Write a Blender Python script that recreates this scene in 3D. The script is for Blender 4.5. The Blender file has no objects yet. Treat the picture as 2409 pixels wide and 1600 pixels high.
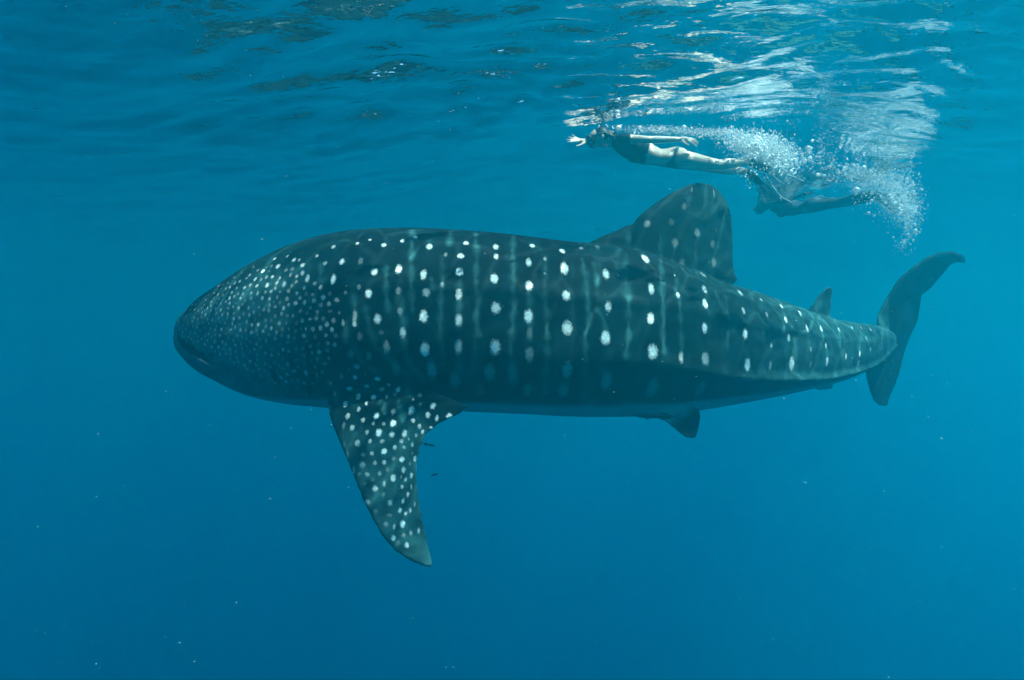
import bpy, bmesh, math, random
import numpy as np
from mathutils import Vector, Matrix
from mathutils.bvhtree import BVHTree
from mathutils.kdtree import KDTree

sc = bpy.context.scene
col = sc.collection
R = math.radians
random.seed(7)
rng = np.random.default_rng(7)

# ------------------------------------------------------------------ camera
DEPTH = 2.09                     # the camera hangs about 2 m under the sea surface (z = 0)
W0, H0 = 2409.0, 1600.0          # photograph size, used to turn pixels into directions
HFOV = R(80)
F = (W0 / 2) / math.tan(HFOV / 2)
cam_d = bpy.data.cameras.new('camera')
cam = bpy.data.objects.new('camera', cam_d)
col.objects.link(cam)
cam.location = (0, 0, -DEPTH)
cam.rotation_euler = (R(90), 0, 0)
cam_d.sensor_width = 36
cam_d.angle = HFOV
cam_d.clip_start = 0.05
cam_d.clip_end = 1000
sc.camera = cam

# ------------------------------------------------------------------ sky, sun, exposure
TO_SUN = Vector((0.41, -0.22, 0.93)).normalized()
el = math.asin(TO_SUN.z)
az = math.atan2(TO_SUN.x, TO_SUN.y)
world = bpy.data.worlds.new('World')
sc.world = world
world.use_nodes = True
wn = world.node_tree
bg = wn.nodes['Background']
sky = wn.nodes.new('ShaderNodeTexSky')
sky.sky_type = 'NISHITA'
sky.sun_disc = False
sky.sun_elevation = el
sky.sun_rotation = az
wn.links.new(sky.outputs[0], bg.inputs[0])
bg.inputs[1].default_value = 0.15
sun_d = bpy.data.lights.new('sun', 'SUN')
sun_d.energy = 5.0
sun_d.angle = R(0.5)
sun_d.color = (1.0, 0.96, 0.88)
sun = bpy.data.objects.new('sun', sun_d)
col.objects.link(sun)
sun.location = TO_SUN * 60
sun.rotation_euler = TO_SUN.to_track_quat('Z', 'Y').to_euler()

vs = sc.view_settings
vs.view_transform = 'Standard'
vs.look = 'None'
vs.gamma = 1
vs.exposure = 2.92
vs.use_curve_mapping = False

cy = sc.cycles
cy.use_denoising = True
cy.denoiser = 'OPENIMAGEDENOISE'
cy.denoising_input_passes = 'RGB_ALBEDO_NORMAL'
cy.max_bounces = 8
cy.volume_bounces = 5
cy.glossy_bounces = 3
cy.diffuse_bounces = 2
cy.transparent_max_bounces = 8
cy.caustics_reflective = False
cy.caustics_refractive = False
cy.sample_clamp_indirect = 4.0

WATER_DENSITY = 0.085
WATER_COLOR = (0.004, 0.60, 0.775)
WATER_G = 0.78
RED_LOSS = 0.055                 # extra absorption of red light per metre

# ------------------------------------------------------------------ helpers
K = 2409 / 2361.0


def P(x, y, d):
    """A point at depth d (metres along +Y) seen at photo pixel x, y."""
    return Vector(((x - W0 / 2) / F * d, d, (H0 / 2 - y) / F * d - DEPTH))


def link(o, parent=None):
    col.objects.link(o)
    if parent is not None:
        o.parent = parent
    return o


def mesh_obj(name, verts, faces, mat=None, parent=None, smooth=True):
    me = bpy.data.meshes.new(name)
    me.from_pydata([tuple(v) for v in verts], [], faces)
    me.update()
    if smooth:
        me.polygons.foreach_set('use_smooth', [True] * len(me.polygons))
    if mat:
        me.materials.append(mat)
    return link(bpy.data.objects.new(name, me), parent)


def tag(o, label=None, cat=None, group=None, kind=None):
    for k, v in (('label', label), ('category', cat), ('group', group), ('kind', kind)):
        if v:
            o[k] = v
    return o


class Geo:
    def __init__(self):
        self.v, self.f = [], []

    def rings(self, rings, cap=True):
        """Closed loft through equal-length rings of points."""
        n = len(rings[0])
        b = len(self.v)
        for r in rings:
            self.v.extend(Vector(p) for p in r)
        for i in range(len(rings) - 1):
            for j in range(n):
                k = (j + 1) % n
                self.f.append((b + i * n + j, b + i * n + k, b + (i + 1) * n + k, b + (i + 1) * n + j))
        if cap:
            for i, flip in ((0, True), (len(rings) - 1, False)):
                c = sum((Vector(p) for p in rings[i]), Vector()) / n
                ci = len(self.v)
                self.v.append(c)
                for j in range(n):
                    k = (j + 1) % n
                    t = (ci, b + i * n + j, b + i * n + k)
                    self.f.append(t[::-1] if flip else t)
        return self

    def tube(self, pts, rad, n=14, round_ends=True):
        """Tapered round limb through pts with one radius per point."""
        pts = [Vector(p) for p in pts]
        rings, prev = [], None
        m = len(pts)
        P2, R2 = list(pts), list(rad)
        if round_ends:
            a = (pts[0] - pts[1]).normalized()
            e = (pts[-1] - pts[-2]).normalized()
            P2 = [pts[0] + a * rad[0] * q for q in (0.95, 0.75, 0.4)] + pts + [pts[-1] + e * rad[-1] * q for q in (0.4, 0.75, 0.95)]
            R2 = [rad[0] * q for q in (0.3, 0.66, 0.92)] + list(rad) + [rad[-1] * q for q in (0.92, 0.66, 0.3)]
        up = Vector((0.13, 0.2, 1))
        for i, p in enumerate(P2):
            a = P2[max(i - 1, 0)]
            b = P2[min(i + 1, len(P2) - 1)]
            t = (b - a).normalized()
            s = t.cross(up)
            if s.length < 0.1:
                s = t.cross(Vector((1, 0.2, 0)))
            s.normalize()
            u = s.cross(t)
            rings.append([p + (s * math.cos(q) + u * math.sin(q)) * R2[i] for q in (2 * math.pi * j / n for j in range(n))])
        return self.rings(rings)

    def ellipsoid(self, c, ax, n=18, m=10):
        c = Vector(c)
        rings = []
        for i in range(1, m):
            ph = math.pi * i / m - math.pi / 2
            rings.append([c + Vector(ax[0]) * math.cos(ph) * math.cos(q) + Vector(ax[1]) * math.cos(ph) * math.sin(q) + Vector(ax[2]) * math.sin(ph)
                          for q in (2 * math.pi * j / n for j in range(n))])
        return self.rings(rings)

    def fin(self, pairs, normal=None, thick=0.1, tmax=0.05, tmin=0.011, n=10, taper=True):
        """Fin of lens section between leading and trailing points (pairs from root to tip)."""
        rings = []
        L = len(pairs)
        for i, (a, b) in enumerate(pairs):
            a, b = Vector(a), Vector(b)
            p = pairs[max(i - 1, 0)]
            q = pairs[min(i + 1, L - 1)]
            span = (Vector(q[0]) + Vector(q[1]) - Vector(p[0]) - Vector(p[1]))
            ch = b - a
            nn = Vector(normal) if normal is not None else ch.cross(span).normalized()
            th = min(thick * ch.length, tmax)
            if taper:
                th *= 1 - 0.55 * i / (L - 1)
            up, dn = [], []
            for j in range(n + 1):
                u = 0.5 - 0.5 * math.cos(math.pi * j / n)
                prof = 2.9 * math.sqrt(max(u, 0)) * (1 - u) * (1 - 0.25 * u) / 1.0
                h = max(th * prof, tmin if 0 < j < n else tmin * 0.6)
                c = a + ch * u
                up.append(c + nn * h)
                dn.append(c - nn * h)
            rings.append(up + dn[::-1])
        return self.rings(rings)

    def build(self, name, mat=None, parent=None):
        return mesh_obj(name, self.v, self.f, mat, parent)

    def remeshed(self, name, voxel, smooth=3):
        """One continuous surface grown from the overlapping closed shapes."""
        o = self.build(name)
        bm = bmesh.new()
        bm.from_mesh(o.data)
        bmesh.ops.recalc_face_normals(bm, faces=bm.faces)
        bm.to_mesh(o.data)
        bm.free()
        md = o.modifiers.new('r', 'REMESH')
        md.mode = 'VOXEL'
        md.voxel_size = voxel
        ms = o.modifiers.new('s', 'SMOOTH')
        ms.factor = 0.5
        ms.iterations = smooth
        bpy.context.view_layer.update()
        dg = bpy.context.evaluated_depsgraph_get()
        me = bpy.data.meshes.new_from_object(o.evaluated_get(dg))
        old = o.data
        o.modifiers.clear()
        o.data = me
        bpy.data.meshes.remove(old)
        me.name = name
        me.polygons.foreach_set('use_smooth', [True] * len(me.polygons))
        return o


def coords(me):
    a = np.empty(len(me.vertices) * 3, dtype=np.float32)
    me.vertices.foreach_get('co', a)
    return a.reshape(-1, 3)


def normals(me):
    a = np.empty(len(me.vertices) * 3, dtype=np.float32)
    me.vertex_normals.foreach_get('vector', a)
    return a.reshape(-1, 3)


def smoothstep(a, b, x):
    t = np.clip((x - a) / (b - a), 0, 1)
    return t * t * (3 - 2 * t)


# ------------------------------------------------------------------ materials
def new_mat(name):
    m = bpy.data.materials.new(name)
    m.use_nodes = True
    return m, m.node_tree, m.node_tree.nodes['Principled BSDF']


def node(nt, kind, **kw):
    n = nt.nodes.new(kind)
    for k, v in kw.items():
        setattr(n, k, v)
    return n


def noise(nt, scale, detail=3, rough=0.55, vec=None):
    n = node(nt, 'ShaderNodeTexNoise')
    n.inputs['Scale'].default_value = scale
    n.inputs['Detail'].default_value = detail
    n.inputs['Roughness'].default_value = rough
    if vec is None:
        tc = node(nt, 'ShaderNodeTexCoord')
        vec = tc.outputs['Object']
    nt.links.new(vec, n.inputs['Vector'])
    return n


def math_n(nt, op, a, b=None, clamp=False):
    n = node(nt, 'ShaderNodeMath', operation=op, use_clamp=clamp)
    for i, v in enumerate((a, b)):
        if v is None:
            continue
        if isinstance(v, (int, float)):
            n.inputs[i].default_value = v
        else:
            nt.links.new(v, n.inputs[i])
    return n.outputs[0]


def maprange(nt, v, a, b, c=0.0, d=1.0, smooth=True):
    n = node(nt, 'ShaderNodeMapRange')
    n.interpolation_type = 'SMOOTHSTEP' if smooth else 'LINEAR'
    nt.links.new(v, n.inputs['Value'])
    for k, q in zip(('From Min', 'From Max', 'To Min', 'To Max'), (a, b, c, d)):
        n.inputs[k].default_value = q
    return n.outputs[0]


def mix(nt, fac, a, b):
    n = node(nt, 'ShaderNodeMix', data_type='RGBA')
    if isinstance(fac, (int, float)):
        n.inputs[0].default_value = fac
    else:
        nt.links.new(fac, n.inputs[0])
    for i, v in ((6, a), (7, b)):
        if isinstance(v, tuple):
            n.inputs[i].default_value = (*v, 1)
        else:
            nt.links.new(v, n.inputs[i])
    return n.outputs[2]


def plain(name, c, rough=0.55, spec=0.2, nscale=30, var=0.25):
    m, nt, b = new_mat(name)
    n = noise(nt, nscale)
    dark = tuple(q * (1 - var) for q in c)
    nt.links.new(mix(nt, n.outputs['Fac'], dark, tuple(min(1, q * (1 + var)) for q in c)), b.inputs['Base Color'])
    b.inputs['Roughness'].default_value = rough
    b.inputs['Specular IOR Level'].default_value = spec
    return m


def mat_shark():
    m, nt, b = new_mat('spotted shark skin')
    at = node(nt, 'ShaderNodeAttribute', attribute_name='pattern')
    sep = node(nt, 'ShaderNodeSeparateColor')
    nt.links.new(at.outputs['Color'], sep.inputs[0])
    spot_f, spot_b, stripe = sep.outputs[0], sep.outputs[1], sep.outputs[2]
    belly = at.outputs['Alpha']
    big = noise(nt, 2.2, 4, 0.6)
    med = noise(nt, 11, 4, 0.6)
    fine = noise(nt, 70, 3, 0.6)
    # ragged spot edge: threshold of the distance field shifted by fine noise
    f = math_n(nt, 'ADD', spot_f, math_n(nt, 'MULTIPLY', math_n(nt, 'SUBTRACT', fine.outputs['Fac'], 0.5), 1.1))
    edge = maprange(nt, f, -0.30, 0.55)
    spot = math_n(nt, 'MULTIPLY', edge, math_n(nt, 'POWER', spot_b, 1.7), True)
    base = mix(nt, maprange(nt, big.outputs['Fac'], 0.3, 0.72), (0.0006, 0.0032, 0.0045), (0.0022, 0.012, 0.015))
    base = mix(nt, maprange(nt, med.outputs['Fac'], 0.5, 0.75, 0, 0.45), base, (0.006, 0.028, 0.031))
    tcs = node(nt, 'ShaderNodeTexCoord')
    mps = node(nt, 'ShaderNodeMapping')
    mps.inputs['Scale'].default_value = (9.0, 2.0, 1.6)
    nt.links.new(tcs.outputs['Object'], mps.inputs['Vector'])
    drag = noise(nt, 1.0, 4, 0.6, mps.outputs[0])
    base = mix(nt, maprange(nt, drag.outputs['Fac'], 0.52, 0.78, 0, 0.6), base, (0.008, 0.042, 0.046))
    st = math_n(nt, 'MULTIPLY', stripe, maprange(nt, med.outputs['Fac'], 0.3, 0.65, 0.25, 1.0), True)
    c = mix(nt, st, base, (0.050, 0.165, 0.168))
    c = mix(nt, belly, c, (0.12, 0.25, 0.27))
    grit = mix(nt, maprange(nt, fine.outputs['Fac'], 0.35, 0.6), (0.48, 0.55, 0.54), (0.74, 0.78, 0.75))
    c = mix(nt, spot, c, grit)
    nt.links.new(c, b.inputs['Base Color'])
    b.inputs['Roughness'].default_value = 0.7
    b.inputs['Specular IOR Level'].default_value = 0.04
    bp = node(nt, 'ShaderNodeBump')
    bp.inputs['Strength'].default_value = 0.25
    bp.inputs['Distance'].default_value = 0.01
    nt.links.new(med.outputs['Fac'], bp.inputs['Height'])
    nt.links.new(bp.outputs[0], b.inputs['Normal'])
    return m


def mat_surface():
    m, nt, b = new_mat('rippled sea surface')
    nt.nodes.remove(b)
    out = nt.nodes['Material Output']
    tc = node(nt, 'ShaderNodeTexCoord')
    mp = node(nt, 'ShaderNodeMapping')
    mp.inputs['Rotation'].default_value = (0, 0, R(12))
    mp.inputs['Scale'].default_value = (0.55, 1.0, 1.0)
    nt.links.new(tc.outputs['Object'], mp.inputs['Vector'])
    n1 = noise(nt, 5.0, 3, 0.5, mp.outputs[0])
    n2 = noise(nt, 16.0, 2, 0.5, mp.outputs[0])
    h = math_n(nt, 'ADD', math_n(nt, 'MULTIPLY', n1.outputs['Fac'], 0.026), math_n(nt, 'MULTIPLY', n2.outputs['Fac'], 0.007))
    bp = node(nt, 'ShaderNodeBump')
    bp.inputs['Strength'].default_value = 1.0
    bp.inputs['Distance'].default_value = 1.0
    nt.links.new(h, bp.inputs['Height'])
    fr = node(nt, 'ShaderNodeFresnel')
    fr.inputs['IOR'].default_value = 1.66
    nt.links.new(bp.outputs[0], fr.inputs['Normal'])
    gl = node(nt, 'ShaderNodeBsdfGlossy')
    gl.inputs['Roughness'].default_value = 0.03
    gl.inputs['Color'].default_value = (1, 1, 1, 1)
    nt.links.new(bp.outputs[0], gl.inputs['Normal'])
    # caustic light painted as a bright net into the surface's transparent colour
    warp = noise(nt, 1.6, 2, 0.5, tc.outputs['Object'])
    add = node(nt, 'ShaderNodeVectorMath', operation='MULTIPLY_ADD')
    nt.links.new(warp.outputs['Color'], add.inputs[0])
    add.inputs[1].default_value = (0.55, 0.55, 0.55)
    nt.links.new(tc.outputs['Object'], add.inputs[2])
    vo = node(nt, 'ShaderNodeTexVoronoi', feature='DISTANCE_TO_EDGE', voronoi_dimensions='2D')
    vo.inputs['Scale'].default_value = 3.6
    nt.links.new(add.outputs[0], vo.inputs['Vector'])
    net = maprange(nt, vo.outputs['Distance'], 0.0, 0.11, 1.0, 0.0)
    colr = mix(nt, net, (0.40, 0.42, 0.42), (1.0, 1.0, 1.0))
    # soft light shafts painted as broad noise into the same transparent colour
    lens = noise(nt, 0.9, 2, 0.5, tc.outputs['Object'])
    colr = mix(nt, maprange(nt, lens.outputs['Fac'], 0.36, 0.62), (0.0, 0.0, 0.0), colr)
    dim = node(nt, 'ShaderNodeMix', data_type='RGBA')
    dim.inputs[0].default_value = 0.45
    nt.links.new(colr, dim.inputs[7])
    nt.links.new(mix(nt, net, (0.40, 0.42, 0.42), (1.0, 1.0, 1.0)), dim.inputs[6])
    colr = dim.outputs[2]
    tr = node(nt, 'ShaderNodeBsdfTransparent')
    nt.links.new(colr, tr.inputs['Color'])
    mx = node(nt, 'ShaderNodeMixShader')
    nt.links.new(fr.outputs[0], mx.inputs[0])
    nt.links.new(tr.outputs[0], mx.inputs[1])
    nt.links.new(gl.outputs[0], mx.inputs[2])
    nt.links.new(mx.outputs[0], out.inputs['Surface'])
    return m


def mat_bubble():
    m, nt, b = new_mat('air bubble')
    nt.nodes.remove(b)
    out = nt.nodes['Material Output']
    d = node(nt, 'ShaderNodeBsdfDiffuse')
    d.inputs['Color'].default_value = (0.84, 0.88, 0.90, 1)
    t = node(nt, 'ShaderNodeBsdfTranslucent')
    t.inputs['Color'].default_value = (0.84, 0.88, 0.90, 1)
    g = node(nt, 'ShaderNodeBsdfGlossy')
    g.inputs['Roughness'].default_value = 0.25
    a = node(nt, 'ShaderNodeMixShader')
    a.inputs[0].default_value = 0.5
    nt.links.new(d.outputs[0], a.inputs[1])
    nt.links.new(t.outputs[0], a.inputs[2])
    c = node(nt, 'ShaderNodeMixShader')
    c.inputs[0].default_value = 0.12
    nt.links.new(a.outputs[0], c.inputs[1])
    nt.links.new(g.outputs[0], c.inputs[2])
    nt.links.new(c.outputs[0], out.inputs['Surface'])
    return m


def mat_water():
    m, nt, b = new_mat('blue sea water')
    nt.nodes.remove(b)
    out = nt.nodes['Material Output']
    v = node(nt, 'ShaderNodeVolumePrincipled')
    v.inputs['Color'].default_value = (*WATER_COLOR, 1)
    v.inputs['Density'].default_value = WATER_DENSITY
    v.inputs['Anisotropy'].default_value = WATER_G
    v.inputs['Absorption Color'].default_value = (0, 0, 0, 1)
    ab = node(nt, 'ShaderNodeVolumeAbsorption')
    ab.inputs['Color'].default_value = (0, 1, 1, 1)
    ab.inputs['Density'].default_value = RED_LOSS
    ad = node(nt, 'ShaderNodeAddShader')
    nt.links.new(v.outputs[0], ad.inputs[0])
    nt.links.new(ab.outputs[0], ad.inputs[1])
    nt.links.new(ad.outputs[0], out.inputs['Volume'])
    return m


def clear_blade():
    m = plain('smoky clear fin blade', (0.05, 0.10, 0.12), 0.45, 0.2)
    m.node_tree.nodes['Principled BSDF'].inputs['Alpha'].default_value = 0.45
    return m


M = {
    'shark': mat_shark(),
    'surface': mat_surface(),
    'bubble': mat_bubble(),
    'water': mat_water(),
    'skin': plain('wet pale skin', (0.66, 0.50, 0.40), 0.5, 0.3, 14, 0.12),
    'vest': plain('dark swim vest', (0.018, 0.03, 0.045), 0.7, 0.1),
    'cloth': plain('dark teal bikini cloth', (0.03, 0.10, 0.11), 0.7, 0.1),
    'hair': plain('dark wet hair', (0.014, 0.014, 0.016), 0.5, 0.2, 60),
    'rubber': plain('dark rubber', (0.02, 0.03, 0.04), 0.5, 0.2),
    'blade': clear_blade(),
    'rib': plain('pale fin rib', (0.45, 0.52, 0.5), 0.5, 0.2),
    'glass': plain('mask glass', (0.12, 0.2, 0.22), 0.1, 0.6),
    'fish': plain('dark remora skin', (0.022, 0.032, 0.04), 0.5, 0.2, 25, 0.3),
    'eye': plain('dark eye', (0.006, 0.006, 0.008), 0.15, 0.5),
    'speck': plain('drifting speck', (0.34, 0.42, 0.40), 0.6, 0.1),
}

# ------------------------------------------------------------------ sea surface (structure)
def sea_surface():
    n = 560
    u = np.linspace(-1, 1, n)

    def ax(c, lo, hi, k):
        s = np.sinh(k * u) / np.sinh(k)
        return c + np.where(s < 0, s * (c - lo), s * (hi - c))
    xs = ax(0.6, -88, 88, 4.6)
    ys = ax(4.9, -58, 128, 5.0)
    X, Y = np.meshgrid(xs, ys)
    dx = np.gradient(xs)[None, :] + 0 * X
    dy = np.gradient(ys)[:, None] + 0 * Y
    cell = np.maximum(dx, dy)
    Z = np.zeros_like(X)
    r = np.random.default_rng(21)
    WX = X + 0.25 * np.sin(0.7 * Y + 1.3) + 0.1 * np.sin(2.3 * Y + X)
    WY = Y + 0.25 * np.sin(0.6 * X + 0.4) + 0.1 * np.sin(1.9 * X - 0.7 * Y)
    # wind patches: short steep ripples gather in some places and leave others smooth
    gust = np.zeros_like(X)
    for i in range(14):
        l = r.uniform(1.6, 5.0)
        th = r.uniform(0, 6.28)
        gust += np.sin((X * math.cos(th) * 0.7 + Y * math.sin(th) * 1.3) * 2 * math.pi / l + r.uniform(0, 6.28))
    gust = gust / gust.std()
    gust = 0.15 + 1.0 * smoothstep(0.0, 1.2, gust)
    gust = gust + (0.05 + 1.1 * gust) * np.exp(-((X - 0.1) / 2.4) ** 4 - ((Y - 4.4) / 1.3) ** 4)      # a cat's paw of wind over the shark
    gust = gust + 0.8 * np.exp(-((X - 2.0) / 1.4) ** 2 - ((Y - 5.5) / 1.0) ** 2)        # water stirred up by the swimmers
    for lam, slope, cnt, spread, gusty in ((4.0, 0.015, 5, 45, 0), (1.9, 0.025, 8, 45, 0), (0.95, 0.045, 12, 50, 0), (0.5, 0.055, 18, 50, 0), (0.28, 0.09, 24, 55, 0), (0.28, 0.06, 12, 55, 1)):
        for i in range(cnt):
            l = lam * r.uniform(0.75, 1.35)
            th = R(90 + r.normal(0, spread * 0.6))
            k = 2 * math.pi / l
            a = slope / k * math.sqrt(2.0 / cnt)
            ph = (WX * math.cos(th) + WY * math.sin(th)) * k + r.uniform(0, 6.28)
            fade = smoothstep(0.9, 0.3, cell / l * 2.2)
            Z += a * fade * np.sin(ph) * (gust if gusty else 1.0)
    # short steep wavelets with long crests, the ones that mirror the dark back of the shark
    done = []
    for i in range(900):
        wx, wy = r.uniform(-2.9, 2.6), 3.55 + 1.75 * r.uniform(0, 1) ** 1.15
        need = float(np.interp(wy, [3.6, 3.8, 4.0, 4.4, 4.8, 5.3], [.10, .15, .20, .31, .42, .50]))
        ly = r.uniform(0.055, 0.15) * (1.0 if wy > 4.2 else 1.35)
        lx = ly * r.uniform(2.0, 4.5)
        if wx > 1.2 and wy > 4.3:
            continue
        if any(((wx - a) / (lx + c)) ** 2 + ((wy - b) / (ly + d)) ** 2 < 1.15 for a, b, c, d in done):
            continue
        done.append((wx, wy, lx, ly))
        A = need * r.uniform(1.0, 1.28) * ly / 0.858 * float(np.interp(abs(wx), [0, 1.6, 2.9], [1, 1, .55]))
        th = 0.10 * (wx - 0.3) + r.normal(0, 0.10)
        u = (X - wx) * math.cos(th) + (Y - wy) * math.sin(th)
        q = -(X - wx) * math.sin(th) + (Y - wy) * math.cos(th) + 0.12 * u * u / lx
        Z += A * np.exp(-(u / lx) ** 2 - (q / ly) ** 2)
    kk = 2 * math.pi / 9.0
    Z += 0.28 * (np.cos(2 * math.pi * (X - 1.9) / 16.0) - 1) * np.exp(-((Y - 5) / 30) ** 2)      # the camera hangs under a broad crest
    Z += -0.02 / kk * np.sin(kk * (Y + 0.12 * X - 4.4))      # long swell, its near flank leaning over the shark
    Z += 0.10 * np.exp(-((X - 1.9) / 1.7) ** 4 - ((Y - 6.1) / 0.9) ** 4)      # water pushed up by the swimmers
    v = np.stack([X, Y, Z], -1).reshape(-1, 3)
    idx = np.arange(n * n).reshape(n, n)
    f = np.stack([idx[:-1, :-1], idx[:-1, 1:], idx[1:, 1:], idx[1:, :-1]], -1).reshape(-1, 4)
    me = bpy.data.meshes.new('water_surface')
    me.vertices.add(len(v))
    me.vertices.foreach_set('co', v.astype(np.float32).ravel())
    me.loops.add(f.size)
    me.loops.foreach_set('vertex_index', f.astype(np.int32).ravel())
    me.polygons.add(len(f))
    me.polygons.foreach_set('loop_start', np.arange(0, f.size, 4, dtype=np.int32))
    me.update(calc_edges=True)
    me.polygons.foreach_set('use_smooth', [True] * len(me.polygons))
    me.materials.append(M['surface'])
    o = link(bpy.data.objects.new('water_surface', me))
    tag(o, 'rippled underside of the sea surface overhead', kind='structure')
    return o


sea_surface()

# ------------------------------------------------------------------ whale shark
# stations along the body: photo x, top y, bottom y (in a 2361 px wide view), half width (m), depth (m)
ST = [
    (454, 754, 780, 0.06, 5.14), (455, 745, 792, 0.12, 5.13), (458, 736, 803, 0.18, 5.12), (464, 726, 815, 0.24, 5.10), (476, 714, 829, 0.30, 5.08),
    (496, 699, 846, 0.37, 5.04), (523, 680, 864, 0.45, 5.00), (558, 656, 884, 0.52, 4.95), (602, 627, 906, 0.58, 4.91),
    (650, 598, 922, 0.63, 4.87), (700, 572, 931, 0.665, 4.84), (760, 551, 937, 0.69, 4.81), (830, 535, 941, 0.69, 4.78),
    (900, 530, 943, 0.69, 4.76), (980, 530, 945, 0.68, 4.76), (1060, 534, 947, 0.67, 4.77), (1140, 540, 950, 0.66, 4.79),
    (1220, 549, 954, 0.64, 4.82), (1290, 558, 958, 0.62, 4.86), (1350, 563, 960, 0.60, 4.90), (1420, 572, 960, 0.57, 4.95),
    (1490, 590, 958, 0.54, 5.00), (1560, 615, 952, 0.50, 5.06), (1640, 648, 940, 0.46, 5.14), (1700, 664, 930, 0.42, 5.21),
    (1770, 687, 917, 0.37, 5.30), (1840, 712, 902, 0.32, 5.41), (1900, 731, 888, 0.27, 5.52), (1950, 741, 874, 0.23, 5.63),
    (2000, 747, 852, 0.18, 5.76), (2030, 752, 832, 0.13, 5.86), (2055, 765, 815, 0.08, 5.96),
]
SA = np.array(ST, dtype=float)


def bend(x):
    """The body bows away from the camera towards the snout and, more, towards the tail."""
    return float(np.interp(x, [450, 600, 850, 1450, 1800, 2055, 2300], [0.34, 0.22, 0.0, 0.0, 0.24, 0.60, 0.75]))


SA[:, 4] += [bend(q) for q in SA[:, 0]]


def resample(n=110):
    t = np.linspace(0, len(ST) - 1, n)
    out = []
    for c in range(5):
        y = SA[:, c]
        i = np.clip(t.astype(int), 0, len(ST) - 2)
        u = t - i
        p0 = y[np.clip(i - 1, 0, len(ST) - 1)]
        p1, p2 = y[i], y[i + 1]
        p3 = y[np.clip(i + 2, 0, len(ST) - 1)]
        out.append(0.5 * (2 * p1 + (p2 - p0) * u + (2 * p0 - 5 * p1 + 4 * p2 - p3) * u ** 2 + (3 * p1 - p0 - 3 * p2 + p3) * u ** 3))
    return np.stack(out, 1)


RS = resample()
CEN, LAT, HALF, WID, PX = [], [], [], [], RS[:, 0]
for x, t, b, w, d in RS:
    a, c = P(x * K, t * K, d), P(x * K, b * K, d)
    # the broad snout shows its near side: its outline stands closer than the midline
    fr = float(np.interp(x, [407, 1900, 2055], [0, 0, 0.3]))
    a.x = c.x = P(x * K, t * K, d - fr * w).x
    CEN.append((a + c) / 2)
    HALF.append((a.z - c.z) / 2)
    WID.append(w)
for i in range(len(CEN)):
    tg = CEN[min(i + 1, len(CEN) - 1)] - CEN[max(i - 1, 0)]
    tg.z = 0
    tg.normalize()
    LAT.append(Vector((tg.y, -tg.x, 0)))       # towards the camera side


def near(d, w):
    return math.exp(-(d / w) ** 2)


def shark_ring(i, n=120):
    x = PX[i]
    c, lat, h, w = CEN[i], LAT[i], HALF[i], WID[i]
    keel_s = float(np.interp(x, [1000, 1430, 1560, 1700, 1850, 1950, 2000, 2055], [-.30, -.34, -.44, -.56, -.68, -.64, -.58, -.2]))
    keel_a = float(np.interp(x, [1200, 1330, 1450, 1560, 1800, 1980, 2055], [0, .004, .026, .055, .065, .05, .02]))
    rid_a = float(np.interp(x, [650, 850, 1300, 1800, 2000], [0, .012, .017, .012, 0]))
    tuck = float(np.interp(x, [1200, 1500, 1700, 2000], [0, .12, .22, .2]))
    front = float(np.interp(x, [450, 510, 700, 900], [1, .8, .35, 0]))
    ring = []
    for j in range(n):
        q = 2 * math.pi * j / n
        cs, sn = math.cos(q), math.sin(q)
        e = 0.92 - 0.08 * front
        ez = 0.96 - 0.10 * front
        yl = math.copysign(abs(cs) ** e, cs) * w
        zz = math.copysign(abs(sn) ** ez, sn) * h
        s = zz / h
        if s < keel_s:
            yl *= 1 - tuck * smoothstep(0.0, 0.5, (keel_s - s))
        # belly a little flatter, back gently crested
        if s < 0:
            yl *= 1 + 0.06 * (1 - (1 + s) ** 2) * (1 - tuck * 2)
        sg = 1 if cs >= 0 else -1
        bump = keel_a * near(s - keel_s, 0.07 + 0.03 * (s > keel_s)) + rid_a * (near(s - 0.30, 0.06) + near(s - 0.72, 0.05))
        yl += sg * bump * min(1, abs(cs) * 3)
        ring.append(c + lat * yl + Vector((0, 0, zz)))
    return ring


g = Geo()
g.rings([shark_ring(i) for i in range(len(CEN))])


def station(x):
    return float(np.interp(x, PX, np.arange(len(PX))))


def mid_depth(x):
    return float(np.interp(x, RS[:, 0], RS[:, 4]))


def lat_at(x):
    return LAT[int(round(station(x)))]


def pairs2361(rows, dl, dt):
    n = len(rows)
    out = []
    for i, (lx, ly, tx, ty) in enumerate(rows):
        out.append((P(lx * K, ly * K, dl(i / (n - 1), lx)), P(tx * K, ty * K, dt(i / (n - 1), tx))))
    return out


# first dorsal fin, broad based, rounded apex
dor = [(1432, 660, 1640, 700), (1434, 610, 1655, 668), (1440, 570, 1690, 654), (1448, 540, 1700, 646), (1458, 519, 1692, 628),
       (1470, 503, 1688, 600), (1484, 489, 1688, 570), (1503, 474, 1687, 540), (1524, 459, 1686, 512), (1543, 447, 1682, 488),
       (1560, 438, 1675, 468), (1578, 430, 1664, 450), (1596, 424, 1650, 436), (1612, 421, 1636, 426)]
g.fin(pairs2361(dor, lambda t, x: 4.93 + 0.07 * t, lambda t, x: 5.12 + 0.03 * t), normal=lat_at(1520), thick=0.16, tmax=0.12, tmin=0.018, n=16)
# the back rising in a low ridge to the fin
g.fin(pairs2361([(1300, 600, 1540, 640), (1345, 566, 1530, 600), (1385, 546, 1515, 570), (1420, 533, 1500, 545), (1448, 518, 1490, 525)], lambda t, x: 4.92 + 0.05 * t, lambda t, x: 5.02),
      normal=lat_at(1440), thick=0.25, tmax=0.11, tmin=0.02, n=12)
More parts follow.
